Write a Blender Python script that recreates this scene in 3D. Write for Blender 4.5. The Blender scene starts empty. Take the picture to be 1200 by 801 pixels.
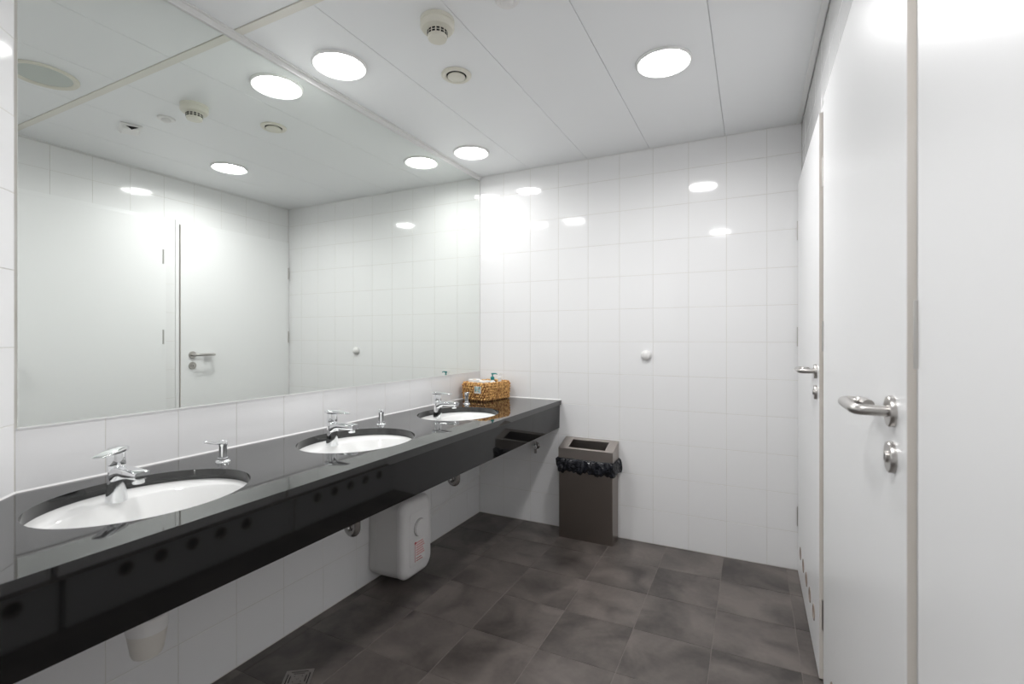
import bpy, bmesh, math, random
from mathutils import Vector, Matrix
random.seed(7)
PI = math.pi
scene = bpy.context.scene
COL = scene.collection

# ------------------------------------------------------------------ camera
cam_d = bpy.data.cameras.new('camera')
cam_d.sensor_width = 36.0
cam_d.lens = 567.09 * 36.0 / 1200.0
cam_d.shift_y = -5.27 / 1200.0
cam_d.clip_start = 0.02
cam_d.dof.use_dof = True
cam_d.dof.focus_distance = 2.6
cam_d.dof.aperture_fstop = 4.5
cam = bpy.data.objects.new('camera', cam_d)
COL.objects.link(cam)
cam.location = (1.7166, -2.9527, 1.2258)
cam.rotation_euler = (PI / 2, 0, 0.46)
scene.camera = cam

# ------------------------------------------------------------------ world, light level, exposure
world = bpy.data.worlds.new('world')
scene.world = world
world.use_nodes = True
world.node_tree.nodes['Background'].inputs[0].default_value = (1, 1, 1, 1)
world.node_tree.nodes['Background'].inputs[1].default_value = 0.0
LAMP = 18.0                                    # radiance of the lit downlight diffusers
LAMP_W = 6.8                                   # power of the lamp behind each of them
LAMP_SPREAD = 166                              # beam of the downlights, degrees
scene.view_settings.view_transform = 'Standard'
scene.view_settings.look = 'None'
scene.view_settings.gamma = 1.0
scene.view_settings.use_curve_mapping = False
scene.view_settings.exposure = 0.0
cy = scene.cycles
cy.use_denoising = True
cy.max_bounces = 14
cy.diffuse_bounces = 8
cy.glossy_bounces = 8
cy.transmission_bounces = 6
cy.sample_clamp_indirect = 12.0
cy.blur_glossy = 0.4

# ------------------------------------------------------------------ dimensions (metres)
H = 2.352            # ceiling
W = 1.952            # right wall
XL = 1.933           # door leaf face
YF = -3.95           # wall behind the camera
CZ = 0.821           # counter top
CX = 0.612           # counter front edge

# ------------------------------------------------------------------ materials
def principled(name, color, rough=0.5, metal=0.0, ior=1.5, coat=0.0):
    m = bpy.data.materials.new(name)
    m.use_nodes = True
    b = m.node_tree.nodes['Principled BSDF']
    b.inputs['Base Color'].default_value = (*color, 1)
    b.inputs['Roughness'].default_value = rough
    b.inputs['Metallic'].default_value = metal
    b.inputs['IOR'].default_value = ior
    b.inputs['Coat Weight'].default_value = coat
    return m

def nodes(m):
    return m.node_tree.nodes, m.node_tree.links, m.node_tree.nodes['Principled BSDF']

def add_bump(m, scale, strength, dist=0.002, detail=2.0, stretch=None):
    n, l, b = nodes(m)
    tc = n.new('ShaderNodeTexCoord'); mp = n.new('ShaderNodeMapping')
    if stretch: mp.inputs['Scale'].default_value = stretch
    nz = n.new('ShaderNodeTexNoise'); nz.inputs['Scale'].default_value = scale; nz.inputs['Detail'].default_value = detail
    bp = n.new('ShaderNodeBump'); bp.inputs['Strength'].default_value = strength; bp.inputs['Distance'].default_value = dist
    l.new(tc.outputs['Object'], mp.inputs['Vector']); l.new(mp.outputs[0], nz.inputs['Vector'])
    l.new(nz.outputs[0], bp.inputs['Height']); l.new(bp.outputs[0], b.inputs['Normal'])
    return m

def add_mottle(m, c1, c2, scale, lo=0.3, hi=0.7, detail=4.0, per_object=0.0, stretch=None):
    n, l, b = nodes(m)
    tc = n.new('ShaderNodeTexCoord'); mp = n.new('ShaderNodeMapping')
    if stretch: mp.inputs['Scale'].default_value = stretch
    nz = n.new('ShaderNodeTexNoise'); nz.inputs['Scale'].default_value = scale; nz.inputs['Detail'].default_value = detail
    rp = n.new('ShaderNodeValToRGB')
    rp.color_ramp.elements[0].position = lo; rp.color_ramp.elements[0].color = (*c1, 1)
    rp.color_ramp.elements[1].position = hi; rp.color_ramp.elements[1].color = (*c2, 1)
    l.new(tc.outputs['Object'], mp.inputs['Vector'])
    if per_object:
        oi = n.new('ShaderNodeObjectInfo'); sc = n.new('ShaderNodeVectorMath'); sc.operation = 'SCALE'
        cb = n.new('ShaderNodeCombineXYZ'); sc.inputs['Scale'].default_value = per_object
        for k in range(3): l.new(oi.outputs['Random'], cb.inputs[k])
        ad = n.new('ShaderNodeVectorMath'); ad.operation = 'ADD'
        l.new(cb.outputs[0], sc.inputs[0]); l.new(mp.outputs[0], ad.inputs[0]); l.new(sc.outputs[0], ad.inputs[1])
        l.new(ad.outputs[0], nz.inputs['Vector'])
    else:
        l.new(mp.outputs[0], nz.inputs['Vector'])
    l.new(nz.outputs[0], rp.inputs[0]); l.new(rp.outputs[0], b.inputs['Base Color'])
    return m

M = {}
M['tile'] = add_bump(principled('white_glazed_tile', (0.85, 0.848, 0.852), 0.07), 9.0, 0.05, 0.004, 1.0)
M['grout'] = add_mottle(principled('pale_grout', (0.68, 0.66, 0.62), 0.9), (0.62, 0.60, 0.55), (0.74, 0.73, 0.70), 5.0)
M['plaster'] = principled('white_plaster', (0.85, 0.85, 0.85), 0.8)
M['panel'] = add_bump(principled('ceiling_metal', (0.84, 0.85, 0.86), 0.45), 700.0, 0.05, 0.0006, 0.0)
M['ceil_void'] = principled('ceiling_void', (0.60, 0.60, 0.60), 0.9)
M['profile'] = principled('ceiling_profile', (0.76, 0.74, 0.68), 0.5)
M['white_metal'] = principled('white_painted_metal', (0.80, 0.80, 0.79), 0.35)
M['door'] = principled('white_laminate', (0.845, 0.845, 0.85), 0.28)
M['edge'] = add_mottle(principled('warm_reflection_edge', (0.64, 0.59, 0.53), 0.35), (0.68, 0.63, 0.57), (0.75, 0.71, 0.66), 3.0, stretch=(8, 8, 1))  # near-white door edge; the warm reflection on it is put into its colour
M['steel'] = add_bump(principled('brushed_steel', (0.56, 0.54, 0.52), 0.30, 1.0), 40.0, 0.04, 0.001, 2.0, (1, 1, 14))
M['chrome'] = principled('chrome', (0.86, 0.87, 0.88), 0.05, 1.0)
M['dull_chrome'] = principled('dull_chrome', (0.45, 0.44, 0.43), 0.22, 1.0)
M['mirror'] = principled('mirror_glass', (0.875, 0.905, 0.875), 0.0, 1.0)
M['dark'] = principled('dark_recess', (0.007, 0.0065, 0.006), 0.8)  # near-black puts shade into holes and gaps; also colours bag and sensor window
M['bronze'] = principled('vent_ring_plastic', (0.30, 0.24, 0.20), 0.4)
M['ceramic'] = principled('white_ceramic', (0.84, 0.84, 0.83), 0.06)
M['plastic'] = principled('white_plastic', (0.80, 0.79, 0.78), 0.35)
M['cream'] = principled('cream_plastic', (0.74, 0.72, 0.63), 0.4)
M['trap'] = principled('cream_trap_plastic', (0.72, 0.69, 0.64), 0.4)
M['heater'] = principled('heater_plastic', (0.76, 0.75, 0.75), 0.38)
M['heater_side'] = principled('heater_side_plastic', (0.66, 0.65, 0.64), 0.45)
M['grey_line'] = principled('grey_seam', (0.25, 0.25, 0.25), 0.6)
M['red'] = principled('red_print', (0.45, 0.05, 0.06), 0.5)
M['pink'] = principled('pink_print', (0.70, 0.36, 0.36), 0.5)
M['bin'] = add_bump(principled('bronzed_steel', (0.30, 0.265, 0.24), 0.34, 1.0), 30.0, 0.03, 0.001, 2.0, (1, 1, 12))
M['bin_lid'] = principled('bin_lid_steel', (0.46, 0.42, 0.39), 0.36, 1.0)
M['bag'] = add_bump(principled('black_bag_film', (0.012, 0.013, 0.018), 0.14), 22.0, 1.0, 0.03, 3.0)
M['teal'] = principled('teal_plastic', (0.005, 0.22, 0.22), 0.3)
M['paper'] = principled('white_paper', (0.80, 0.79, 0.77), 0.8)
M['bottle'] = principled('milky_plastic', (0.78, 0.82, 0.82), 0.3)
M['straw'] = add_mottle(principled('woven_straw', (0.5, 0.28, 0.1), 0.7), (0.30, 0.11, 0.03), (0.88, 0.54, 0.20), 75.0, 0.34, 0.62, 2.0)
M['straw_dark'] = principled('straw_backing', (0.16, 0.07, 0.025), 0.9)
M['tag'] = add_mottle(principled('tag_print', (0.4, 0.6, 0.62), 0.5), (0.10, 0.26, 0.28), (0.62, 0.74, 0.75), 60.0, 0.40, 0.6)
M['frost'] = principled('grey_diffuser', (0.50, 0.54, 0.50), 0.35)
M['drain'] = principled('drain_metal', (0.42, 0.39, 0.37), 0.35, 1.0)

# black polished granite
g = principled('black_granite', (0.011, 0.011, 0.011), 0.035, 0.0, 1.72)
n_, l_, b_ = nodes(g)
tc = n_.new('ShaderNodeTexCoord'); vo = n_.new('ShaderNodeTexVoronoi'); vo.inputs['Scale'].default_value = 420
rp = n_.new('ShaderNodeValToRGB')
rp.color_ramp.elements[0].position = 0.0; rp.color_ramp.elements[0].color = (0.05, 0.05, 0.05, 1)
rp.color_ramp.elements[1].position = 0.14; rp.color_ramp.elements[1].color = (0.010, 0.010, 0.010, 1)
l_.new(tc.outputs['Object'], vo.inputs['Vector']); l_.new(vo.outputs[0], rp.inputs[0]); l_.new(rp.outputs[0], b_.inputs['Base Color'])
M['granite'] = g
M['apron_stone'] = principled('black_apron_stone', (0.007, 0.007, 0.007), 0.045, 0.0, 1.42)

# dark grey-brown stoneware: broad clouds plus fine grain, different on each tile
f = principled('dark_stoneware', (0.09, 0.08, 0.075), 0.36)
n_, l_, b_ = nodes(f)
tc = n_.new('ShaderNodeTexCoord'); oi = n_.new('ShaderNodeObjectInfo')
cb = n_.new('ShaderNodeCombineXYZ'); sc_ = n_.new('ShaderNodeVectorMath'); sc_.operation = 'SCALE'; sc_.inputs['Scale'].default_value = 37.0
ad = n_.new('ShaderNodeVectorMath'); ad.operation = 'ADD'
for k in range(3): l_.new(oi.outputs['Random'], cb.inputs[k])
l_.new(cb.outputs[0], sc_.inputs[0]); l_.new(tc.outputs['Object'], ad.inputs[0]); l_.new(sc_.outputs[0], ad.inputs[1])
n1 = n_.new('ShaderNodeTexNoise'); n1.inputs['Scale'].default_value = 5.0; n1.inputs['Detail'].default_value = 3.0; n1.inputs['Distortion'].default_value = 0.6
n2 = n_.new('ShaderNodeTexNoise'); n2.inputs['Scale'].default_value = 55.0; n2.inputs['Detail'].default_value = 4.0
l_.new(ad.outputs[0], n1.inputs['Vector']); l_.new(ad.outputs[0], n2.inputs['Vector'])
mx = n_.new('ShaderNodeMath'); mx.operation = 'MULTIPLY_ADD'; mx.inputs[1].default_value = 0.16
l_.new(n2.outputs[0], mx.inputs[0]); l_.new(n1.outputs[0], mx.inputs[2])
mo = n_.new('ShaderNodeMath'); mo.operation = 'MULTIPLY_ADD'; mo.inputs[1].default_value = 0.055
l_.new(oi.outputs['Random'], mo.inputs[0]); l_.new(mx.outputs[0], mo.inputs[2])
rp = n_.new('ShaderNodeValToRGB')
rp.color_ramp.elements[0].position = 0.38; rp.color_ramp.elements[0].color = (0.042, 0.0355, 0.0325, 1)
rp.color_ramp.elements[1].position = 0.80; rp.color_ramp.elements[1].color = (0.150, 0.129, 0.117, 1)
l_.new(mo.outputs[0], rp.inputs[0]); l_.new(rp.outputs[0], b_.inputs['Base Color'])
bp = n_.new('ShaderNodeBump'); bp.inputs['Strength'].default_value = 0.12; bp.inputs['Distance'].default_value = 0.001
l_.new(n2.outputs[0], bp.inputs['Height']); l_.new(bp.outputs[0], b_.inputs['Normal'])
M['floor_tile'] = f
M['floor_grout'] = principled('floor_grout', (0.19, 0.168, 0.155), 0.9)

# lit diffuser
e = bpy.data.materials.new('lit_diffuser'); e.use_nodes = True
en = e.node_tree.nodes; en.clear()
em = en.new('ShaderNodeEmission'); em.inputs[0].default_value = (1.0, 0.995, 0.985, 1); em.inputs[1].default_value = LAMP
eo = en.new('ShaderNodeOutputMaterial'); e.node_tree.links.new(em.outputs[0], eo.inputs[0])
M['lit'] = e

# ------------------------------------------------------------------ helpers
def tag(o, label=None, cat=None, group=None, kind=None):
    if label: o['label'] = label
    if cat: o['category'] = cat
    if group: o['group'] = group
    if kind: o['kind'] = kind
    return o

def obj(name, bm, mat, parent=None, smooth=True, angle=38, loc=None):
    me = bpy.data.meshes.new(name)
    bmesh.ops.recalc_face_normals(bm, faces=bm.faces[:])
    bm.to_mesh(me); bm.free()
    if smooth:
        me.polygons.foreach_set('use_smooth', [True] * len(me.polygons))
        me.set_sharp_from_angle(angle=math.radians(angle))
    for m in (mat if isinstance(mat, (list, tuple)) else [mat]):
        me.materials.append(M[m])
    o = bpy.data.objects.new(name, me)
    COL.objects.link(o)
    if parent: o.parent = parent
    if loc: o.location = loc
    return o

def empty(name, loc, rz=0.0, rot=None):
    o = bpy.data.objects.new(name, None)
    o.empty_display_size = 0.05
    COL.objects.link(o)
    o.location = loc
    o.rotation_euler = rot if rot else (0, 0, rz)
    return o

def copy_tree(o, parent=None):
    c = o.copy(); COL.objects.link(c); c.parent = parent
    for ch in list(o.children): copy_tree(ch, c)
    return c

def add_box(bm, x0, x1, y0, y1, z0, z1, bevel=0.0, seg=2):
    vs = [bm.verts.new(p) for p in ((x0,y0,z0),(x1,y0,z0),(x1,y1,z0),(x0,y1,z0),(x0,y0,z1),(x1,y0,z1),(x1,y1,z1),(x0,y1,z1))]
    fs = [bm.faces.new([vs[i] for i in q]) for q in ((3,2,1,0),(4,5,6,7),(0,1,5,4),(1,2,6,5),(2,3,7,6),(3,0,4,7))]
    if bevel > 0:
        es = list({e for f_ in fs for e in f_.edges})
        bmesh.ops.bevel(bm, geom=es, offset=bevel, segments=seg, profile=0.5, affect='EDGES')
    return bm

def box(*a, **k):
    return add_box(bmesh.new(), *a, **k)

def add_loft(bm, loops, cap0=True, cap1=True, closed=True):
    rows = [[bm.verts.new(p) for p in lp] for lp in loops]
    n = len(rows[0])
    for a, b in zip(rows, rows[1:]):
        for i in range(n if closed else n - 1):
            j = (i + 1) % n
            bm.faces.new((a[i], a[j], b[j], b[i]))
    if cap0: bm.faces.new(list(reversed(rows[0])))
    if cap1: bm.faces.new(rows[-1])
    return bm

def ring(r, z, n=28, rx=None, ry=None, c=(0, 0)):
    rx = rx or r; ry = ry or r
    return [(c[0] + rx * math.cos(2*PI*i/n), c[1] + ry * math.sin(2*PI*i/n), z) for i in range(n)]

def add_lathe(bm, prof, n=28, c=(0, 0), cap0=True, cap1=True):
    return add_loft(bm, [ring(max(r, 1e-4), z, n, c=c) for r, z in prof], cap0, cap1)

def lathe(prof, n=28, c=(0, 0), cap0=True, cap1=True):
    return add_lathe(bmesh.new(), prof, n, c, cap0, cap1)

def add_tube(bm, pts, r, n=12, caps=True):
    pts = [Vector(p) for p in pts]
    rs = r if isinstance(r, (list, tuple)) else [r] * len(pts)
    loops = []
    prev = None
    for i, p in enumerate(pts):
        d = (pts[min(i + 1, len(pts) - 1)] - pts[max(i - 1, 0)]).normalized()
        if prev is None:
            a = d.orthogonal().normalized()
        else:
            a = (prev - d * prev.dot(d)).normalized()
        prev = a
        b = d.cross(a)
        loops.append([p + (a * math.cos(2*PI*k/n) + b * math.sin(2*PI*k/n)) * rs[i] for k in range(n)])
    return add_loft(bm, loops, caps, caps)

def tube(pts, r, n=12, caps=True):
    return add_tube(bmesh.new(), pts, r, n, caps)

def smooth_path(ctrl, n=10):
    pts = [Vector(p) for p in ctrl]
    out = []
    for i in range(len(pts) - 1):
        p0 = pts[max(i-1, 0)]; p1 = pts[i]; p2 = pts[i+1]; p3 = pts[min(i+2, len(pts)-1)]
        for k in range(n):
            t = k / n
            out.append(0.5 * ((2*p1) + (p2-p0)*t + (2*p0-5*p1+4*p2-p3)*t*t + (3*p1-p0-3*p2+p3)*t**3))
    out.append(pts[-1])
    return out

def plate(outer, holes, place, t0, t1):
    """A plate with holes: outline and hole loops in 2D, place(u, v, t) puts a point into 3D, t0..t1 is the thickness."""
    bm = bmesh.new()
    loops = [outer] + holes
    top_loops, edges = [], []
    for lp in loops:
        vs = [bm.verts.new((u, v, 0)) for u, v in lp]
        top_loops.append(vs)
        for i in range(len(vs)): edges.append(bm.edges.new((vs[i], vs[(i+1) % len(vs)])))
    bmesh.ops.triangle_fill(bm, use_beauty=True, use_dissolve=False, edges=edges, normal=(0, 0, 1))
    tops = list(bm.faces)
    under = {}
    for vs in top_loops:
        for v in vs: under[v] = bm.verts.new((v.co.x, v.co.y, 1))
    for f_ in tops: bm.faces.new([under[v] for v in reversed(f_.verts)])
    for vs in top_loops:
        for i in range(len(vs)):
            a, b = vs[i], vs[(i+1) % len(vs)]
            bm.faces.new((a, b, under[b], under[a]))
    for v in bm.verts:
        v.co = place(v.co.x, v.co.y, t0 if v.co.z < 0.5 else t1)
    return bm

def circle2(cx_, cy_, r, n=24, ry=None):
    return [(cx_ + r*math.cos(2*PI*i/n), cy_ + (ry or r)*math.sin(2*PI*i/n)) for i in range(n)]

TILE_MESH = {}
def tile_mesh(w, h, thick, mat, ch):
    key = (round(w, 4), round(h, 4), thick, mat)
    if key not in TILE_MESH:
        a, b = w/2, h/2
        v = [(-a,-b,-thick),(a,-b,-thick),(a,b,-thick),(-a,b,-thick),
             (-a,-b,-ch),(a,-b,-ch),(a,b,-ch),(-a,b,-ch),
             (-a+ch,-b+ch,0),(a-ch,-b+ch,0),(a-ch,b-ch,0),(-a+ch,b-ch,0)]
        fc = [(8,9,10,11)]
        for i in range(4):
            j = (i+1) % 4
            fc += [(i, j, 4+j, 4+i), (4+i, 4+j, 8+j, 8+i)]
        me = bpy.data.meshes.new('tile'); me.from_pydata(v, [], fc); me.materials.append(M[mat]); me.update()
        TILE_MESH[key] = me
    return TILE_MESH[key]

def add_tile(parent, c, u, v, w, h, thick=0.004, mat='tile', tilt=0.0018, name='tile', ch=0.0006, gap=0.0020):
    o = bpy.data.objects.new(name, tile_mesh(w - gap, h - gap, thick, mat, ch))
    u = Vector(u); v = Vector(v); n = u.cross(v)
    R = Matrix((u, v, n)).transposed()
    R = R @ Matrix.Rotation(random.gauss(0, tilt), 3, 'X') @ Matrix.Rotation(random.gauss(0, tilt), 3, 'Y')
    mt = R.to_4x4(); mt.translation = Vector(c)
    o.matrix_world = mt
    COL.objects.link(o)
    o.parent = parent
    return o

def spans(lines, lo, hi, least=0.012):
    cuts = [lo] + sorted(x for x in lines if lo + 1e-4 < x < hi - 1e-4) + [hi]
    return [(a, b) for a, b in zip(cuts, cuts[1:]) if b - a > least]

ROWS = [0.2 * k for k in range(0, 13)]

# ------------------------------------------------------------------ floor
floor = tag(obj('floor', box(-0.1, W + 0.1, YF - 0.1, 0.1, -0.10, -0.0015), 'floor_grout', smooth=False),
            'dark grey-brown stoneware tiled floor of the washroom', 'floor', kind='structure')
fx = [0.045 + 0.306 * k for k in range(-1, 8)]
fy = [-0.292 - 0.3022 * k for k in range(0, 13)]
for a, b in spans(fx, 0.0, W, 0.02):
    for c, d in spans(fy, YF, -0.001, 0.02):
        add_tile(floor, ((a+b)/2, (c+d)/2, 0), (1,0,0), (0,1,0), b-a, d-c, 0.006, 'floor_tile', 0.0006, gap=0.0024, ch=0.0006)

# ------------------------------------------------------------------ ceiling
ceiling = tag(obj('ceiling', box(-0.1, W + 0.1, YF - 0.1, 0.1, H + 0.012, H + 0.1), 'ceil_void', smooth=False),
              'pale grey metal panel ceiling with round downlights', 'ceiling', kind='structure')
seams = [0.0, 0.386, 0.786, 1.170, 1.583, W]
for (y0, y1) in ((-1.783, -0.002), (YF, -1.817)):
    for a, b in zip(seams, seams[1:]):
        obj('panel', box(a + 0.0009, b - 0.0009, y0, y1, H, H + 0.01, bevel=0.0012, seg=1), 'panel', ceiling, smooth=False)
obj('cross_profile', box(0.012, W - 0.03, -1.816, -1.784, H - 0.003, H + 0.012, bevel=0.001, seg=1), 'profile', ceiling, smooth=False)

t1 = bmesh.new()
add_box(t1, 0.0, 0.008, -2.392, -0.001, 2.325, H - 0.0005, bevel=0.001, seg=1)
add_box(t1, 0.008, 0.020, -2.392, -0.001, H - 0.004, H - 0.0005)
tag(obj('trim_1', t1, 'white_metal', smooth=False), 'white metal angle along the ceiling above the long mirror', 'trim', kind='structure')
t2 = bmesh.new()
add_box(t2, 1.926, 1.947, YF + 0.01, -0.002, H - 0.005, H - 0.0005, bevel=0.001, seg=1)
tag(obj('trim_2', t2, 'white_metal', smooth=False), 'white metal edge strip along the ceiling above the doors', 'trim', kind='structure')
t3 = box(0.02, 1.92, -0.006, -0.001, H - 0.004, H - 0.0005)
tag(obj('trim_3', t3, 'white_metal', smooth=False), 'thin white edge strip where ceiling meets the far tiled wall', 'trim', kind='structure')

# ------------------------------------------------------------------ walls
G = 0.0010        # grout lies this far behind the tile faces
wall_back = tag(obj('wall_back', box(-0.1, W + 0.1, G, 0.1, -0.1, H + 0.012), 'grout', smooth=False),
                'white square-tiled end wall behind the waste bin', 'wall', kind='structure')
bx = [0.19 + 0.2 * k for k in range(0, 9)]
for a, b in spans(bx, 0.0, W):
    for c, d in spans(ROWS, 0.001, H):
        add_tile(wall_back, ((a+b)/2, 0, (c+d)/2), (1,0,0), (0,0,1), b-a, d-c)

wall_left = tag(obj('wall_left', box(-0.1, -G, -2.45, G, -0.1, H + 0.012), 'grout', smooth=False),
                'white tiled wall carrying the mirror and the black counter', 'wall', kind='structure')
ly = [-2.202 + 0.2035 * k for k in range(-1, 12)]
for a, b in spans(ly, -2.399, -0.001):
    for c, d in spans([0.2, 0.4, 0.6, 0.8], 0.001, 0.989):
        add_tile(wall_left, (0, (a+b)/2, (c+d)/2), (0,1,0), (0,0,1), b-a, d-c)

# diagonal return wall at the near end of the counter
S = math.sqrt(0.5)
DL = 1.20
wd = bmesh.new()
n2d = Vector((S, S, 0)); t2d = Vector((S, -S, 0)); P0 = Vector((0, -2.4, 0))
lp = []
for z in (-0.1, H + 0.012):
    lp.append([P0 + t2d*s + n2d*q + Vector((0, 0, z)) for s, q in ((-0.05, -G), (DL, -G), (DL, -0.1), (-0.05, -0.1))])
add_loft(wd, lp)
wall_diag = tag(obj('wall_left_return', wd, 'grout', smooth=False), 'white tiled diagonal wall at the near end of the counter', 'wall', kind='structure')
for a, b in spans([0.2 * k for k in range(1, 7)], 0.0, DL):
    for c, d in spans(ROWS, 0.001, H):
        ctr = P0 + t2d * ((a+b)/2) + Vector((0, 0, (c+d)/2))
        add_tile(wall_diag, ctr, -t2d, (0,0,1), b-a, d-c)
xe = S * DL
tag(obj('wall_left_near', box(xe - 0.1, xe, YF - 0.1, -2.4 - S*DL - G, -0.1, H + 0.012), 'plaster', smooth=False),
    'plain white wall beside the entrance behind the diagonal wall', 'wall', kind='structure')
tag(obj('wall_front', box(-0.1, W + 0.1, YF - 0.1, YF, -0.1, H + 0.012), 'plaster', smooth=False),
    'plain white wall facing the tiled end wall', 'wall', kind='structure')

# right wall with three door openings
DOORS = [(-0.022, -0.910), (-1.030, -2.003), (-2.062, -2.842)]
DT = 2.03
FR = 0.028
wr = bmesh.new()
ys = 0.1
for (ya, yb) in DOORS:
    add_box(wr, W + G, W + 0.12, ya + FR, ys, -0.1, H + 0.012)
    add_box(wr, W + G, W + 0.12, yb - FR, ya + FR, DT + FR, H + 0.012)
    ys = yb - FR
add_box(wr, W + G, W + 0.12, YF - 0.1, ys, -0.1, H + 0.012)
wall_right = tag(obj('wall_right', wr, 'grout', smooth=False), 'white tiled wall with the three white doors', 'wall', kind='structure')
ry = [-1.418 - 0.204 * k for k in range(-6, 12)]
def right_tiles(y0, y1, z0, z1):
    for a, b in spans(ry, y0, y1, 0.015):
        for c, d in spans(ROWS, z0, z1, 0.015):
            add_tile(wall_right, (W, (a+b)/2, (c+d)/2), (0,-1,0), (0,0,1), b-a, d-c)
right_tiles(YF, -0.001, DT + FR, H)
right_tiles(DOORS[1][0] + FR, DOORS[0][1] - FR, 0.001, DT + FR)
right_tiles(YF, DOORS[2][1] - FR, 0.001, DT + FR)

# ------------------------------------------------------------------ doors
def rose_prof(r, t): return [(r, 0.0), (r, t - 0.002), (r - 0.002, t), (0.0001, t)]

def face_out(bm, y, z, x=0.0):
    """turn a mesh built along +z so that it points to -x (out of the door face)"""
    bmesh.ops.transform(bm, matrix=Matrix.Translation((x, y, z)) @ Matrix.Rotation(-PI/2, 4, 'Y'), verts=bm.verts[:])
    return bm

def make_door(idx, ya, yb, label, holes, handle=True):
    """ya hinge edge, yb latch edge; local x = 0 is the leaf face, the room lies towards -x"""
    root = empty('door_%d' % idx, (XL, ya, 0))
    tag(root, label, 'door', kind='structure')
    w = ya - yb
    outer = [(0, 0.006), (0, DT), (-w, DT), (-w, 0.006)]
    hl = [circle2(h_ - ya, 0.160, 0.024) for h_ in holes]
    leaf = plate(outer, hl, lambda u, v, t: Vector((t, u, v)), 0.0, 0.040)
    lf = obj('leaf', leaf, 'door', root, smooth=False)
    obj('edge_band', box(0.0006, 0.0125, -w - 0.0008, -w + 0.0004, 0.006, DT), 'edge', root, smooth=False)
    for h_ in holes:
        y = h_ - ya
        rg = face_out(lathe([(0.0305, 0), (0.0305, 0.0015), (0.0285, 0.0028), (0.0250, 0.0028), (0.0238, 0.0010), (0.0236, -0.012)], 24, cap0=False, cap1=False), y, 0.160)
        v_ = obj('vent_ring', rg, 'bronze', lf)
        obj('vent_shade_disc', face_out(lathe([(0.0001, -0.013), (0.0239, -0.013), (0.0239, -0.016), (0.0001, -0.016)], 24), y, 0.160), 'dark', v_)  # dark disc paints the shade inside the vent hole
    # frame
    X0 = 0.012; X1 = 0.06
    obj('jamb', box(X0, X1, 0.002, FR, 0.0, DT + FR), 'door', root, smooth=False)
    obj('jamb', box(X0, X1, -w - FR, -w - (0.020 if idx == 2 else 0.0055), 0.0, DT + FR), 'door', root, smooth=False)
    obj('frame_head', box(X0, X1, -w - 0.003, 0.002, DT + 0.003, DT + FR), 'door', root, smooth=False)
    obj('door_gap_shade', box(0.050, 0.058, -w, 0, 0.0, DT), 'dark', root, smooth=False)  # black sheet added for the shade seen through the gap beside the leaf
    for z in (1.785, 1.23, 0.29):
        hb = bmesh.new()
        add_lathe(hb, [(0.0055, z - 0.05), (0.0055, z + 0.05)], 12, c=(0.001, 0.005))
        obj('hinge', hb, 'steel', root)
    if handle:
        hy = -w + 0.078
        r_ = face_out(lathe([(0.0265, 0.0), (0.0265, 0.007), (0.0250, 0.009), (0.0001, 0.009)], 32), hy, 1.10)
        obj('handle_rose', r_, 'steel', root)
        path = [(-0.006, hy, 1.10), (-0.040, hy, 1.10), (-0.047, hy + 0.003, 1.10), (-0.052, hy + 0.010, 1.10)]
        path += [(-0.054, hy + 0.020 + 0.1 * k / 4, 1.10) for k in range(5)]
        for k in range(1, 9):
            a = PI * k / 8
            path.append((-0.054 + 0.017 * (1 - math.cos(a)), hy + 0.120 + 0.017 * math.sin(a), 1.10))
        path += [(-0.020, hy + 0.100, 1.10), (-0.020, hy + 0.082, 1.10)]
        obj('lever', tube(path, 0.0095, 14), 'steel', root)
        k_ = obj('lock_rose', face_out(lathe([(0.0265, 0.0), (0.0265, 0.007), (0.0250, 0.009), (0.0001, 0.009)], 32), hy, 1.022), 'steel', root)
        tk = bmesh.new()
        add_lathe(tk, [(0.0095, 0.009), (0.0095, 0.0115), (0.0085, 0.0125), (0.0001, 0.0125)], 20)
        face_out(tk, hy, 1.022)
        obj('lock_cylinder', tk, 'steel', k_)
        obj('keyhole', box(-0.0129, -0.0115, hy - 0.0012, hy + 0.0012, 1.016, 1.028), 'dark', k_, smooth=False)
    return root

make_door(1, *DOORS[0], 'white laminate door beside the tiled end wall, small lever handle', [-0.180 - 0.142*k for k in range(5)])
make_door(2, *DOORS[1], 'white laminate middle door with large steel lever handle and lock', [-1.229 - 0.142*k for k in range(5)])
make_door(3, *DOORS[2], 'plain white door nearest the camera, its handle out of view', [-2.163 - 0.142*k for k in range(5)])

# ------------------------------------------------------------------ mirror
mr = empty('wall_mirror', (0, -1.2, 0.985))
tag(mr, 'long frameless wall mirror above the black counter', 'mirror')
obj('glass', box(-G + 0.0002, 0.002, -1.195, 1.190, 0.006, 2.3245 - 0.985, bevel=0.0006, seg=1), 'mirror', mr, smooth=False)
obj('bottom_channel', box(-G + 0.0002, 0.0045, -1.197, 1.190, 0.001, 0.006), 'white_metal', mr, smooth=False)
obj('edge_seal', box(-G + 0.0002, 0.004, 1.190, 1.1985, 0.001, 2.3245 - 0.985), 'white_metal', mr, smooth=False)

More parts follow.
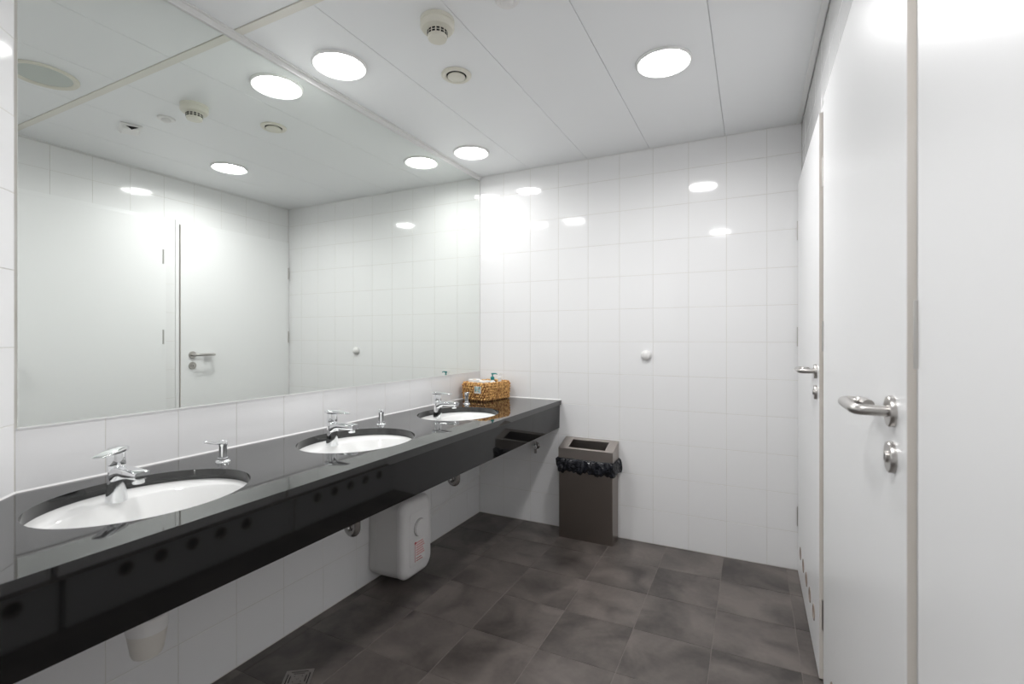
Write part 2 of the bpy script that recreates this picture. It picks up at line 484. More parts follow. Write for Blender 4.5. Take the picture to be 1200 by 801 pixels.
# ------------------------------------------------------------------ counter with three undermounted basins
BX, BB, BA = 0.313, 0.206, 0.243
BY = [-2.243, -1.497, -0.759]
vc = empty('vanity_counter', (0, 0, 0))
tag(vc, 'long black polished granite counter with deep front apron', 'counter')
outer = [(0.0012, -0.0012), (CX, -0.0012), (CX, -2.400 - CX - 0.001), (0.0012, -2.4032)]
holes = [circle2(BX, y, BB, 72, BA) for y in BY]
slab = plate(outer, holes, lambda u, v, t: Vector((u - (0.0026 if (u > CX - 0.001 and t < CZ - 0.01) else 0), v, t)), CZ, CZ - 0.030)
so = obj('slab', slab, 'granite', vc, angle=30)
ap = bmesh.new()
y0, y1 = -2.400 - 0.6 + 0.004, -0.0012
add_loft(ap, [[(0.5977, y0, 0.640), (0.5977, y1, 0.640), (0.5777, y1, 0.640), (0.5777, y0, 0.640)],
              [(0.6005, y0, 0.7908), (0.6005, y1, 0.7908), (0.5805, y1, 0.7908), (0.5805, y0, 0.7908)]])
obj('apron', ap, 'apron_stone', vc, smooth=False)
bd_ = bmesh.new()
add_loft(bd_, [[(0.0012, y, CZ), (0.0050, y, CZ), (0.0012, y, CZ + 0.0045)] for y in (-2.401, -0.0012)])
add_loft(bd_, [[(x, -0.0012, CZ), (x, -0.0050, CZ), (x, -0.0012, CZ + 0.0045)] for x in (0.006, CX)])
o1, o2 = Vector((0.0012, -2.4022, 0)), Vector((CX, -2.400 - CX - 0.001, 0))
nn = Vector((S, S, 0))
add_loft(bd_, [[o + nn*0.0012 + Vector((0, 0, CZ)), o + nn*0.0050 + Vector((0, 0, CZ)), o + nn*0.0012 + Vector((0, 0, CZ + 0.0045))] for o in (o1, o2)])
obj('sealant_bead', bd_, 'plastic', vc, smooth=False)
for y in (-1.87, -1.13, -0.38):
    br = bmesh.new()
    add_box(br, 0.001, 0.03, y - 0.015, y + 0.015, 0.66, 0.7905)
    add_box(br, 0.03, 0.5745, y - 0.015, y + 0.015, 0.7505, 0.7905)
    obj('bracket', br, 'white_metal', vc, smooth=False)

def basin():
    root = empty('washbasin', (0, 0, 0))
    bm = bmesh.new()
    n = 72
    def el(cx_, b, a, z): return [(cx_ + b*math.cos(2*PI*i/n), a*math.sin(2*PI*i/n), z) for i in range(n)]
    z0 = -0.0305
    loops = [el(0, BB*1.09, BA*1.075, z0), el(0, BB*1.0, BA*1.0, z0 - 0.0002), el(0.004, BB*0.965, BA*0.975, z0 - 0.0018),
             el(0.030, BB*0.800, BA*0.935, z0 - 0.0035), el(0.032, BB*0.775, BA*0.915, z0 - 0.0065), el(0.033, BB*0.745, BA*0.885, z0 - 0.018),
             el(0.030, BB*0.680, BA*0.820, z0 - 0.052), el(0.022, BB*0.580, BA*0.700, z0 - 0.088), el(0.008, BB*0.430, BA*0.500, z0 - 0.112),
             el(-0.006, BB*0.240, BA*0.260, z0 - 0.122), el(-0.011, 0.020, 0.020, z0 - 0.125)]
    under = [el(-0.011, 0.020, 0.020, z0 - 0.137), el(0.008, BB*0.46, BA*0.52, z0 - 0.124), el(0.022, BB*0.63, BA*0.74, z0 - 0.098),
             el(0.034, BB*0.75, BA*0.87, z0 - 0.055), el(0.01, BB*0.95, BA*0.97, z0 - 0.014), el(0, BB*1.09, BA*1.075, z0 - 0.014)]
    alll = loops + under + [loops[0]]
    rows = [[bm.verts.new(p) for p in lp] for lp in alll[:-1]]
    rows.append(rows[0])
    for a, b in zip(rows, rows[1:]):
        for i in range(n):
            j = (i+1) % n
            bm.faces.new((a[i], a[j], b[j], b[i]))
    obj('bowl', bm, 'ceramic', root, angle=24)
    dr = obj('drain', lathe([(0.019, -0.170), (0.019, -0.152), (0.031, -0.1545), (0.031, -0.1525), (0.022, -0.1515), (0.021, -0.154), (0.0001, -0.154)], 28), 'chrome', root)
    dr.location.x = -0.011
    return root

FAU_X = 0.186
def faucet():
    root = empty('basin_mixer_tap', (0, 0, 0))
    n = 28
    bm = bmesh.new()
    prof = [(0.0, 0.0255, 0.0245, 0.0), (0.004, 0.0255, 0.0245, 0.0), (0.03, 0.0225, 0.0215, 0.001), (0.058, 0.0205, 0.0195, 0.002), (0.080, 0.0205, 0.0198, 0.001), (0.096, 0.0215, 0.0205, 0.0), (0.0975, 0.0205, 0.0195, 0.0)]
    add_loft(bm, [[(dx + rx*math.cos(2*PI*i/n), ry*math.sin(2*PI*i/n), z) for i in range(n)] for z, rx, ry, dx in prof])
    obj('body', bm, 'chrome', root, angle=50)
    # spout: rounded slab that leaves the body and thins towards its tip
    sp = bmesh.new()
    loops = []
    def sec(x, w, zt, zb, k=20):
        out = []
        for i in range(k):
            a = 2*PI*i/k
            c_, s_ = math.cos(a), math.sin(a)
            ex = 0.55
            yy = w/2 * math.copysign(abs(c_)**ex, c_)
            zz = (zt+zb)/2 + (zt-zb)/2 * math.copysign(abs(s_)**ex, s_)
            out.append((x, yy, zz))
        return out
    for x, w, zt, zb in ((0.004, 0.039, 0.0955, 0.044), (0.018, 0.039, 0.0955, 0.056), (0.030, 0.0385, 0.0955, 0.066), (0.045, 0.038, 0.0955, 0.072),
                         (0.07, 0.040, 0.0955, 0.0710), (0.10, 0.040, 0.0952, 0.0715), (0.120, 0.0395, 0.0950, 0.0725), (0.127, 0.036, 0.0930, 0.0755)):
        loops.append(sec(x, w, zt, zb))
    add_loft(sp, loops)
    s_ = obj('spout', sp, 'chrome', root, angle=50)
    ae = obj('aerator', lathe([(0.0125, 0.0610), (0.0135, 0.0635), (0.0135, 0.074), (0.0001, 0.074)], 24, c=(0.107, 0)), 'chrome', s_)
    obj('cartridge_cap', lathe([(0.0205, 0.0975), (0.0208, 0.1), (0.0200, 0.127), (0.0190, 0.130), (0.0001, 0.130)], 28), 'chrome', root, angle=50)
    lv = bmesh.new()
    loops = []
    for x, w, zt, zb in ((-0.024, 0.034, 0.1415, 0.131), (-0.020, 0.042, 0.1445, 0.1290), (0.0, 0.0425, 0.1445, 0.1285), (0.02, 0.042, 0.1435, 0.1285),
                         (0.045, 0.039, 0.1415, 0.1310), (0.07, 0.034, 0.1390, 0.1325), (0.085, 0.028, 0.1372, 0.1330), (0.0895, 0.020, 0.1360, 0.1335)):
        loops.append(sec(x, w, zt, zb))
    add_loft(lv, loops)
    obj('lever', lv, 'chrome', root, angle=50)
    return root

def dispenser():
    root = empty('soap_dispenser', (0, 0, 0))
    obj('flange', lathe([(0.0215, 0.0), (0.0215, 0.003), (0.0195, 0.006), (0.0150, 0.0075), (0.0150, 0.014), (0.0001, 0.014)], 28), 'chrome', root)
    p_ = obj('pump_body', lathe([(0.0115, 0.014), (0.0115, 0.050), (0.0132, 0.0545), (0.0132, 0.069), (0.0118, 0.0715), (0.0001, 0.0715)], 28), 'chrome', root)
    obj('nozzle', tube([(0.008, 0, 0.0615), (0.030, 0, 0.0665), (0.058, 0, 0.0755), (0.064, 0, 0.0765)], [0.0046, 0.0042, 0.0036, 0.0034], 12), 'chrome', root)
    return root

W3 = ['nearest the diagonal wall', 'in the middle of the counter', 'farthest away, next to the straw basket']
b0 = basin(); f0 = faucet(); d0 = dispenser()
for i, y in enumerate(BY):
    b_o = b0 if i == 0 else copy_tree(b0)
    b_o.location = (BX, y, CZ)
    tag(b_o, 'oval white undermount washbasin ' + W3[i], 'washbasin', 'washbasins set into the counter')
    f_o = f0 if i == 0 else copy_tree(f0)
    f_o.location = (FAU_X, y - 0.016, CZ - 0.0335)
    tag(f_o, ['chrome mixer tap with its lever swung aside, at the basin nearest the diagonal wall',
              'chrome single-lever mixer tap at the middle basin', 'chrome single-lever mixer tap at the basin by the straw basket'][i], 'tap', 'mixer taps at the basins')
    d_o = d0 if i == 0 else copy_tree(d0)
    d_o.location = ((0.174, 0.173, 0.160)[i], (-1.959, -1.207, -0.432)[i], CZ)
    d_o.rotation_euler.z = math.radians((-84, -48, -48)[i])
    tag(d_o, ['chrome soap dispenser with sideways nozzle beside the nearest basin', 'chrome soap dispenser between the middle and far basins',
              'small chrome soap dispenser in front of the straw basket'][i], 'soap dispenser', 'soap dispensers in the counter')

for ch in f0.children:
    if ch.name.startswith('lever'): ch.rotation_euler.z = math.radians(-50)

# ------------------------------------------------------------------ traps under the basins
TX = BX - 0.011
tr = empty('bottle_trap', (TX, BY[0], 0.66))
tag(tr, 'cream plastic bottle trap under the basin nearest the diagonal wall', 'drain trap')
dz = -0.66
obj('tailpiece', lathe([(0.016, 0.49 + dz), (0.016, 0.6500 + dz)], 20), 'trap', tr)
obj('collar', lathe([(0.046, 0.466 + dz), (0.047, 0.470 + dz), (0.047, 0.505 + dz), (0.030, 0.515 + dz), (0.017, 0.53 + dz)], 32), 'plastic', tr)
obj('cup', lathe([(0.0001, 0.398 + dz), (0.026, 0.398 + dz), (0.033, 0.402 + dz), (0.036, 0.41 + dz), (0.0445, 0.462 + dz), (0.0445, 0.466 + dz), (0.0001, 0.466 + dz)], 32), 'trap', tr)
obj('waste_arm', tube([(-0.02, 0, 0.50 + dz), (-0.20, 0, 0.51 + dz), (-TX + 0.004, 0, 0.51 + dz)], 0.016, 16), 'trap', tr)
for i, (tx, ty, lab) in enumerate(((TX, BY[1], 'chrome waste trap under the middle basin beside the water heater'),
                                   (TX, BY[2], 'chrome waste trap under the far basin behind the apron'))):
    t_ = empty('waste_trap', (tx, ty, 0.66))
    tag(t_, lab, 'drain trap', 'chrome waste traps')
    obj('tailpiece', lathe([(0.016, 0.50 + dz), (0.016, 0.6500 + dz)], 20), 'chrome', t_)
    up = [(0, 0, 0.53 + dz)] + [(-0.022 + 0.022*math.cos(a), 0, 0.465 + dz - 0.022*math.sin(a)) for a in [PI*k/10 for k in range(11)]] + [(-0.044, 0, 0.50 + dz)]
    obj('bend', tube(up, 0.0165, 16), 'dull_chrome', t_)
    obj('waste_arm', tube([(-0.044, 0, 0.50 + dz), (-0.047, 0, 0.53 + dz), (-0.075, 0, 0.545 + dz), (-0.2, 0, 0.55 + dz), (-tx + 0.004, 0, 0.55 + dz)], 0.015, 16), 'chrome', t_)
    for zz in (0.50, 0.525):
        obj('nut', lathe([(0.021, zz + dz), (0.0215, zz + 0.003 + dz), (0.0215, zz + 0.016 + dz), (0.021, zz + 0.019 + dz)], 8), 'chrome', t_)

# ------------------------------------------------------------------ water heater
wh = empty('water_heater', (0.0, -0.985, 0.036))
tag(wh, 'small white under-counter water heater with round dial', 'water heater')
def rrect(y0, y1, z0, z1, r, x, n=8):
    out = []
    for cyy, czz, a0 in ((y1-r, z1-r, 0), (y0+r, z1-r, PI/2), (y0+r, z0+r, PI), (y1-r, z0+r, 1.5*PI)):
        for k in range(n+1):
            a = a0 + (PI/2)*k/n
            out.append((x, cyy + r*math.cos(a), czz + r*math.sin(a)))
    return out
y0, y1, zt = -0.120, 0.120, 0.385
obj('tank_body', add_loft(bmesh.new(), [rrect(y0+0.004, y1-0.004, 0.004, zt-0.004, 0.046, 0.0012), rrect(y0, y1, 0, zt, 0.05, 0.012), rrect(y0, y1, 0, zt, 0.05, 0.050),
    rrect(y0+0.0015, y1-0.0015, 0.0015, zt-0.0015, 0.0485, 0.0515), rrect(y0, y1, 0, zt, 0.05, 0.053), rrect(y0+0.003, y1-0.003, 0.003, zt-0.003, 0.05, 0.178)]), 'heater_side', wh, angle=30)
cv = obj('front_cover', add_loft(bmesh.new(), [rrect(y0+0.004, y1-0.004, 0.004, zt-0.004, 0.05, 0.1785), rrect(y0+0.001, y1-0.001, 0.001, zt-0.001, 0.052, 0.1805), rrect(y0+0.001, y1-0.001, 0.001, zt-0.001, 0.052, 0.194),
    rrect(y0+0.006, y1-0.006, 0.006, zt-0.006, 0.055, 0.206), rrect(y0+0.014, y1-0.014, 0.014, zt-0.014, 0.055, 0.2135), rrect(y0+0.024, y1-0.024, 0.024, zt-0.024, 0.05, 0.2165)]), 'heater', wh, angle=40)
obj('control_panel', add_loft(bmesh.new(), [rrect(-0.070, 0.092, 0.055, 0.322, 0.022, 0.2162), rrect(-0.070, 0.092, 0.055, 0.322, 0.022, 0.2180), rrect(-0.067, 0.089, 0.058, 0.319, 0.020, 0.2195)]), 'heater', wh, angle=30)
kb = bmesh.new(); add_lathe(kb, [(0.042, 0), (0.042, 0.010), (0.039, 0.013), (0.0001, 0.013)], 36)
bmesh.ops.transform(kb, matrix=Matrix.Translation((0.2193, 0.006, 0.238)) @ Matrix.Rotation(PI/2, 4, 'Y'), verts=kb.verts[:])
obj('dial', kb, 'heater', wh)
dg = bmesh.new(); add_lathe(dg, [(0.0445, 0), (0.0445, 0.0012), (0.0001, 0.0012)], 36)
bmesh.ops.transform(dg, matrix=Matrix.Translation((0.2193, 0.006, 0.238)) @ Matrix.Rotation(PI/2, 4, 'Y'), verts=dg.verts[:])
obj('dial_gap', dg, 'grey_line', wh)
lb = obj('warning_label', box(0.2193, 0.2199, -0.033, 0.052, 0.072, 0.178), 'plastic', wh, smooth=False)
lb['label'] = 'white label with red print'
pr = bmesh.new()
add_box(pr, 0.2198, 0.2203, -0.032, -0.029, 0.074, 0.170)
add_lathe(pr, [(0.007, 0.2198), (0.007, 0.2204)], 12)
bmesh.ops.transform(pr, matrix=Matrix.Translation((0, -0.027, 0.168)) @ Matrix.Rotation(PI/2, 4, 'Y') , verts=[v for v in pr.verts if abs(v.co.z - 0.22) < 0.003 and abs(v.co.x) < 0.01])
for k in range(2): add_box(pr, 0.2198, 0.2203, -0.022, 0.03 - 0.01*k, 0.076 + 0.012*k, 0.080 + 0.012*k)
obj('red_print', pr, 'red', lb, smooth=False)
pk = bmesh.new()
for k in range(6): add_box(pk, 0.2198, 0.2203, -0.022, 0.046 - 0.006*(k % 3), 0.103 + 0.012*k, 0.110 + 0.012*k)
obj('pale_red_print', pk, 'pink', lb, smooth=False)

cord = smooth_path([(0.16, -0.866, 0.29), (0.12, -0.75, 0.245), (0.10, -0.60, 0.245), (0.09, -0.504, 0.265), (0.12, -0.387, 0.299), (0.16, -0.299, 0.350), (0.20, -0.192, 0.417), (0.235, -0.10, 0.56), (0.24, -0.04, 0.66), (0.24, -0.004, 0.70)], 8)
tag(obj('power_cord', tube(cord, 0.0022, 8), 'plastic'), 'thin white cord running from the water heater to the end wall', 'cord')

va = empty('angle_valve', (0.44, 0.0, 0.51))
tag(va, 'small chrome shut-off valve on the end wall beneath the counter', 'valve')
vb = bmesh.new(); add_lathe(vb, [(0.022, -0.001), (0.022, 0.004), (0.010, 0.008), (0.010, 0.035), (0.0001, 0.035)], 24)
bmesh.ops.transform(vb, matrix=Matrix.Rotation(PI/2, 4, 'X'), verts=vb.verts[:])
obj('wall_flange', vb, 'dull_chrome', va)
obj('stem', tube([(0, -0.028, -0.045), (0, -0.028, 0.032)], 0.0085, 16), 'dull_chrome', va)
kn = bmesh.new(); add_lathe(kn, [(0.006, 0.034), (0.014, 0.036), (0.016, 0.040), (0.016, 0.054), (0.013, 0.058), (0.0001, 0.058)], 12)
bmesh.ops.transform(kn, matrix=Matrix.Rotation(PI/2, 4, 'X'), verts=kn.verts[:])
obj('knob', kn, 'chrome', va)

# ------------------------------------------------------------------ waste bin
wb = empty('waste_bin', (0.8175, -0.080, 0.0))
tag(wb, 'tall brushed steel waste bin with black liner against the end wall', 'waste bin')
hw, hd = 0.1675, 0.068
bd = bmesh.new()
add_loft(bd, [[(-hw,-hd,0.0),(hw,-hd,0.0),(hw,hd,0.0),(-hw,hd,0.0)], [(-hw,-hd,0.478),(hw,-hd,0.478),(hw,hd,0.478),(-hw,hd,0.478)]], cap1=False)
bmesh.ops.bevel(bd, geom=[e_ for e_ in bd.edges if abs(e_.verts[0].co.z - e_.verts[1].co.z) > 0.1], offset=0.003, segments=2, affect='EDGES', profile=0.5)
obj('body', bd, 'bin', wb, smooth=False)
# lid: box with a top that rises to the wall and a rectangular opening
LZ0, LZF, LZB = 0.486, 0.549, 0.592
def lid_z(y): return LZF + (LZB - LZF) * (y + hd) / (2 * hd)
ld = bmesh.new()
hw2, hd2 = hw + 0.002, hd + 0.002
ox0, ox1, oy0, oy1 = -0.112, 0.118, -hd + 0.014, hd - 0.026
def quad(x0, x1, y0, y1, zf): return [(x0,y0,zf(y0)),(x1,y0,zf(y0)),(x1,y1,zf(y1)),(x0,y1,zf(y1))]
loops = [quad(-hw2, hw2, -hd2, hd2, lambda y: LZ0), quad(-hw2, hw2, -hd2, hd2, lid_z),
         quad(ox0, ox1, oy0, oy1, lid_z), quad(ox0, ox1, oy0, oy1, lambda y: lid_z(y) - 0.002), quad(-hw2 + 0.001, hw2 - 0.001, -hd2 + 0.001, hd2 - 0.001, lambda y: lid_z(y) - 0.0025),
         quad(-hw2 + 0.001, hw2 - 0.001, -hd2 + 0.001, hd2 - 0.001, lambda y: LZ0)]
add_loft(ld, loops, cap0=False, cap1=False)
obj('lid', ld, 'bin_lid', wb, smooth=False)
hi, hj = hw - 0.004, hd - 0.004
obj('bag_inside', add_loft(bmesh.new(), [[(-hi,-hj,z),(hi,-hj,z),(hi,hj,z),(-hi,hj,z)] for z in (0.484, 0.12)], False, True), 'dark', wb, smooth=False)
bg = bmesh.new()
per = []
NB = 220
def rect_pt(s, ex):
    a, b = hw + ex, hd + ex
    L = [2*a, 2*b, 2*a, 2*b]; tot = sum(L); s = (s % 1.0) * tot
    if s < L[0]: return (-a + s, -b)
    s -= L[0]
    if s < L[1]: return (a, -b + s)
    s -= L[1]
    if s < L[2]: return (a - s, b)
    s -= L[2]
    return (-a, b - s)
rl = random.Random(3)
ph = [rl.uniform(0, 6.28) for _ in range(12)]
def ruf(s, k):
    return sum(math.sin(2*PI*s*fq + ph[j] + k*0.6) / (j + 1.5) for j, fq in enumerate((9, 17, 29, 41)))
rows = []
for k, (ex, z) in enumerate(((0.0008, 0.4845), (0.006, 0.489), (0.011, 0.478), (0.013, 0.460), (0.0145, 0.440), (0.012, 0.422), (0.007, 0.408), (0.0015, 0.406))):
    row = []
    for i in range(NB):
        s = i / NB
        amp = 0.0085 if 1 < k < 7 else 0.0005
        px, py = rect_pt(s, ex + max(-ex + 0.001, amp * ruf(s, k)))
        py = min(py, 0.078)
        row.append((px, py, z + (0.010 * ruf(s + 0.3, k) if k > 3 else 0.002 * ruf(s, 1) * (0 < k))))
    rows.append(row)
add_loft(bg, rows, False, False)
obj('bag_liner', bg, 'bag', wb, angle=180)

# ------------------------------------------------------------------ straw basket and toiletries
ang = math.atan2(0.265, 0.052) - PI/2
BKX, BKY = 0.150, -0.168
bk = empty('straw_basket', (BKX, BKY, CZ), rz=ang)
tag(bk, 'woven straw basket of toiletries on the far end of the counter', 'basket')
ba, bb, bh = 0.090, 0.128, 0.112       # half size across / along, height
def side_pt(s, z, off):
    fl = 1.0 + 0.05 * z / bh
    a, b, r = ba*fl + off, bb*fl + off, 0.022
    segs = [('l', (-a + r, -b), (a - r, -b)), ('c', (a - r, -b + r), -PI/2), ('l', (a, -b + r), (a, b - r)), ('c', (a - r, b - r), 0),
            ('l', (a - r, b), (-a + r, b)), ('c', (-a + r, b - r), PI/2), ('l', (-a, b - r), (-a, -b + r)), ('c', (-a + r, -b + r), PI)]
    lens = [2*(a-r), PI*r/2, 2*(b-r), PI*r/2] * 2
    t = (s % 1.0) * sum(lens)
    for sg, L in zip(segs, lens):
        if t <= L:
            q = t / L
            if sg[0] == 'l':
                return Vector((sg[1][0] + (sg[2][0]-sg[1][0])*q, sg[1][1] + (sg[2][1]-sg[1][1])*q, z))
            an = sg[2] + q*PI/2
            return Vector((sg[1][0] + r*math.cos(an), sg[1][1] + r*math.sin(an), z))
        t -= L
    return Vector((-a + r, -b, z))
sh = bmesh.new()
NS = 64
add_loft(sh, [[side_pt(i/NS, z, o_) for i in range(NS)] for z, o_ in ((0.001, -0.002), (bh - 0.006, -0.002), (bh - 0.006, -0.010), (0.006, -0.010))])
obj('shell', sh, 'straw_dark', bk)
wv = bmesh.new()
rb = random.Random(11)
NR, NC = 6, 48
for r_i in range(NR):
    zc = 0.006 + (bh - 0.012) * (r_i + 0.5) / NR
    for c_i in range(NC):
        s = (c_i + (0.5 if r_i % 2 else 0)) / NC
        hh = (bh / NR) * 0.60
        p0 = side_pt(s - 0.0075 + rb.uniform(-.001, .001), max(0.003, zc - hh), 0.0012)
        pm = side_pt(s, zc, 0.0048 + rb.uniform(-.001, .0015))
        p1 = side_pt(s + 0.0075 + rb.uniform(-.001, .001), min(bh, zc + hh), 0.0012)
        add_tube(wv, [p0, pm, p1], [0.0030, 0.0066, 0.0030], 6)
o_ = obj('weave', wv, 'straw', bk); o_['kind'] = 'stuff'
rim = bmesh.new()
NQ = 72
tw = [side_pt(i/NQ, bh + 0.0015*math.sin(i*1.9), -0.003) for i in range(NQ)]
add_tube(rim, tw + [tw[0]], [0.0075 + 0.0012*math.sin(i*2.7) for i in range(NQ + 1)], 8, caps=False)
obj('rim', rim, 'straw', bk)
tg = obj('tag', box(0.018, 0.072, -bb - 0.0135, -bb - 0.0115, 0.052, 0.098), 'paper', bk, smooth=False)
tg['label'] = 'small blue-grey picture tag'
obj('tag_picture', box(0.022, 0.068, -bb - 0.0142, -bb - 0.0134, 0.060, 0.095), 'tag', tg, smooth=False)

Rb = Matrix.Rotation(ang, 3, 'Z')
def in_basket(x, y, z): return Vector((BKX, BKY, CZ)) + Rb @ Vector((x, y, z))
BOT = 0.0065
def pump_bottle(name, label, x, y, capmat, r, hgt, tilt, rz, group=None, body='bottle'):
    root = empty(name, in_basket(x, y, BOT + r * abs(math.sin(tilt[0])) + r * abs(math.sin(tilt[1]))), rot=(tilt[0], tilt[1], rz))
    tag(root, label, 'bottle', group)
    obj('bottle_body', lathe([(0.0001, 0), (r - 0.004, 0), (r, 0.004), (r, hgt - 0.03), (r*0.82, hgt - 0.015), (0.011, hgt - 0.004), (0.011, hgt)], 24), body, root)
    pm = obj('pump_cap', lathe([(0.0125, hgt), (0.0128, hgt + 0.004), (0.0128, hgt + 0.016), (0.0085, hgt + 0.021), (0.0042, hgt + 0.023), (0.0042, hgt + 0.034), (0.0085, hgt + 0.035), (0.0085, hgt + 0.044), (0.0001, hgt + 0.045)], 20), capmat, root)
    obj('nozzle', tube([(0.0, 0, hgt + 0.040), (0.02, 0, hgt + 0.041), (0.030, 0, hgt + 0.039), (0.032, 0, hgt + 0.034)], [0.0048, 0.004, 0.0034, 0.003], 10), capmat, pm)
    return root
pump_bottle('pump_bottle', 'milky bottle with teal pump top standing in the straw basket', 0.032, 0.022, 'teal', 0.024, 0.120, (0.0, 0.0), 0.15)
pump_bottle('pump_bottle', 'white bottle with white pump at the back of the straw basket', 0.040, 0.088, 'plastic', 0.022, 0.116, (0.0, 0.0), 0.4, body='plastic')
# paper goods
def pack(name, label, x, y, sx, sy, hgt, rz, cat, mat='paper', zb=0.0):
    o = obj(name, box(-sx/2, sx/2, -sy/2, sy/2, 0, hgt, bevel=min(0.008, hgt*0.3), seg=3), mat)
    o.location = in_basket(x, y, BOT + zb); o.rotation_euler.z = ang + rz
    return tag(o, label, cat)
def roll(name, label, x, y, r, hgt):
    root = empty(name, in_basket(x, y, BOT), rz=0.0)
    tag(root, label, 'paper roll', 'paper rolls in the straw basket')
    obj('paper', lathe([(0.012, 0.001), (r - 0.002, 0.0), (r, 0.002), (r, hgt - 0.003), (r - 0.003, hgt), (0.012, hgt - 0.001), (0.012, 0.001)], 28, cap0=False, cap1=False), 'paper', root)
    obj('core', lathe([(0.0118, 0.0005), (0.0118, hgt - 0.0005), (0.0105, hgt - 0.0005), (0.0105, 0.0005), (0.0118, 0.0005)], 20, cap0=False, cap1=False), 'straw', root)
roll('paper_roll', 'white paper roll in the basket corner beside the mirror', -0.040, -0.074, 0.040, 0.126)
roll('paper_roll', 'white paper roll behind the picture tag of the basket', 0.044, -0.076, 0.036, 0.122)
pack('tissue_pack', 'white tissue pack lying between the bottles and the mirror', -0.040, 0.066, 0.06, 0.09, 0.105, 0.1, 'tissue pack')

# ------------------------------------------------------------------ door stop on the end wall
ds = bmesh.new()
add_lathe(ds, [(0.030, 0.0008), (0.030, 0.006), (0.0285, 0.014), (0.024, 0.021), (0.016, 0.026), (0.007, 0.028), (0.0001, 0.0283)], 32)
bmesh.ops.transform(ds, matrix=Matrix.Rotation(PI/2, 4, 'X'), verts=ds.verts[:])
tag(obj('door_stop', ds, 'plastic', angle=60, loc=(1.152, 0, 1.120)), 'round white rubber door stop on the tiled end wall', 'door stop')

# ------------------------------------------------------------------ floor drain
fd = empty('floor_drain', (0.257, -1.740, 0.0), rz=math.radians(36))
tag(fd, 'small square slotted metal floor drain below the counter', 'floor drain')
q = 0.048
slots = []
for off, hl_ in ((0.0375, 0.030), (0.0275, 0.019)):
    w_ = 0.0022
    slots += [[(-hl_, off - w_), (hl_, off - w_), (hl_, off + w_), (-hl_, off + w_)], [(-hl_, -off - w_), (hl_, -off - w_), (hl_, -off + w_), (-hl_, -off + w_)],
              [(off - w_, -hl_), (off + w_, -hl_), (off + w_, hl_), (off - w_, hl_)], [(-off - w_, -hl_), (-off + w_, -hl_), (-off + w_, hl_), (-off - w_, hl_)]]
slots += [circle2(sx*0.0135, sy*0.0135, 0.0026, 10) for sx in (-1, 1) for sy in (-1, 1)]
obj('grate', plate([(-q, -q), (q, -q), (q, q), (-q, q)], slots, lambda u, v, t: Vector((u, v, t)), 0.0011, 0.0035), 'drain', fd, smooth=False)
obj('recess', box(-q + 0.001, q - 0.001, -q + 0.001, q - 0.001, 0.0003, 0.0010), 'dark', fd, smooth=False)
screw = lathe([(0.0045, 0.0036), (0.0045, 0.0042), (0.0001, 0.0046)], 14)
obj('screw', screw, 'dull_chrome', fd)

# ------------------------------------------------------------------ ceiling fittings
def downlight(x, y, label, lit=True, r=0.110, power=1.0):
    root = empty('downlight' if lit else 'ceiling_cover', (x, y, H))
    tag(root, label, 'ceiling light' if lit else 'ceiling cover', 'round ceiling downlights' if lit else None)
    w_ = 0.017 if lit else 0.022
    obj('rim', lathe([(r - w_, -0.0005), (r, -0.0005), (r, -0.0060), (r - 0.004, -0.0105), (r - 0.007, -0.0110), (r - w_, -0.0045), (r - w_, -0.0005)], 48, cap0=False, cap1=False), 'white_metal' if lit else 'cream', root)
    obj('diffuser', lathe([(r - w_ - 0.0005, -0.0006), (r - w_ - 0.0005, -0.0040), (r - 0.04, -0.0046), (0.0001, -0.0050)], 48), 'lit' if lit else 'frost', root)
    if lit:
        ld_ = bpy.data.lights.new('downlight_lamp', 'AREA')
        ld_.shape = 'DISK'; ld_.size = 2 * (r - 0.018); ld_.energy = LAMP_W * power; ld_.spread = math.radians(LAMP_SPREAD)
        ld_.color = (1.0, 0.995, 0.998)
        lo_ = bpy.data.objects.new('downlight_lamp', ld_); COL.objects.link(lo_)
        lo_.parent = root; lo_.location = (0, 0, -0.0056)
    return root
downlight(0.192, -1.478, 'lit round downlight near the ceiling cross strip above the mirror', power=1.05)
downlight(0.189, -0.426, 'lit round downlight in the far corner above the mirror', power=0.40)
downlight(1.394, -0.907, 'lit round downlight over the door side of the room', power=1.25)
downlight(1.424, -2.630, 'lit round downlight above the nearest white door', power=1.28)
downlight(1.010, -1.985, 'unlit round grey ceiling cover with cream rim, seen in the mirror', lit=False, r=0.118)

sd = empty('smoke_detector', (0.716, -1.530, H))
tag(sd, 'cream smoke detector with slotted lower drum on the ceiling', 'smoke detector')
obj('base', lathe([(0.060, -0.0005), (0.060, -0.014), (0.058, -0.015), (0.058, -0.017), (0.060, -0.018), (0.060, -0.028), (0.054, -0.036), (0.036, -0.039), (0.0001, -0.039)], 40), 'cream', sd, angle=30)
obj('drum', lathe([(0.035, -0.0385), (0.035, -0.062), (0.032, -0.069), (0.0001, -0.070)], 36), 'cream', sd)
for k in range(14):
    a = 2*PI*k/14
    for zc in (-0.046, -0.055):
        vb = box(0.0340, 0.0356, -0.0055, 0.0055, zc - 0.003, zc + 0.003)
        bmesh.ops.transform(vb, matrix=Matrix.Rotation(a, 4, 'Z'), verts=vb.verts[:])
        obj('slot', vb, 'dark', sd, smooth=False)

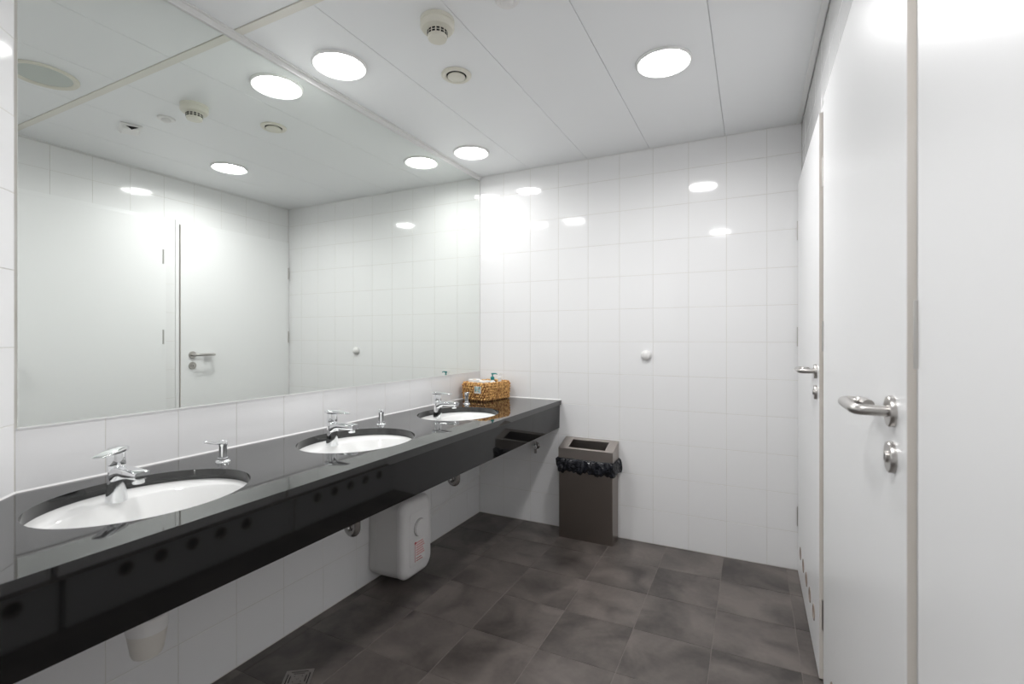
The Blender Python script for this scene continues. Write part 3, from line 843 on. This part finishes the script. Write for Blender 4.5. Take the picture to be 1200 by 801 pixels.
av = empty('air_valve', (0.581, -1.198, H))
tag(av, 'cream round exhaust air valve in the ceiling between downlights', 'air vent')
obj('rim', lathe([(0.064, -0.0005), (0.064, -0.004), (0.060, -0.0085), (0.052, -0.010), (0.044, -0.007), (0.042, -0.0005)], 40, cap0=False, cap1=False), 'cream', av)
obj('throat', lathe([(0.0425, -0.0006), (0.0425, -0.0016), (0.0001, -0.0016)], 36), 'dark', av)
obj('disc', lathe([(0.0001, -0.003), (0.030, -0.003), (0.0375, -0.0085), (0.0375, -0.0115), (0.034, -0.0135), (0.0001, -0.0155)], 36), 'cream', av)

dm = empty('dome_sensor', (0.985, -1.513, H))
tag(dm, 'small white dome sensor on the ceiling at the top edge', 'sensor')
obj('base', lathe([(0.040, -0.0005), (0.040, -0.004), (0.036, -0.008), (0.024, -0.009), (0.0001, -0.009)], 32), 'plastic', dm)
obj('dome', lathe([(0.022, -0.0088), (0.021, -0.014), (0.016, -0.019), (0.009, -0.022), (0.0001, -0.0228)], 28), 'plastic', dm)

ms = empty('motion_sensor', (1.280, -1.535, H), rz=math.radians(20))
ms.scale = (1.35, 1.35, 1.1)
tag(ms, 'white wedge-shaped motion sensor with dark window, seen in the mirror', 'sensor')
hs = bmesh.new()
add_loft(hs, [[(-0.05, -0.035, -0.0005), (0.05, -0.035, -0.0005), (0.05, 0.035, -0.0005), (-0.05, 0.035, -0.0005)],
              [(-0.05, -0.035, -0.006), (0.05, -0.035, -0.006), (0.05, 0.035, -0.006), (-0.05, 0.035, -0.006)],
              [(-0.036, -0.026, -0.024), (0.036, -0.026, -0.024), (0.036, 0.026, -0.018), (-0.036, 0.026, -0.018)]])
bmesh.ops.bevel(hs, geom=hs.edges[:], offset=0.003, segments=2, affect='EDGES', profile=0.5)
obj('housing', hs, 'plastic', ms)
wn = bmesh.new()
add_loft(wn, [[(-0.046, -0.022, -0.0105), (-0.046, 0.024, -0.0105), (-0.039, 0.002, -0.0215)], [(-0.040, -0.022, -0.0105), (-0.040, 0.024, -0.0105), (-0.033, 0.002, -0.0215)]])
obj('window', wn, 'dark', ms, smooth=False)
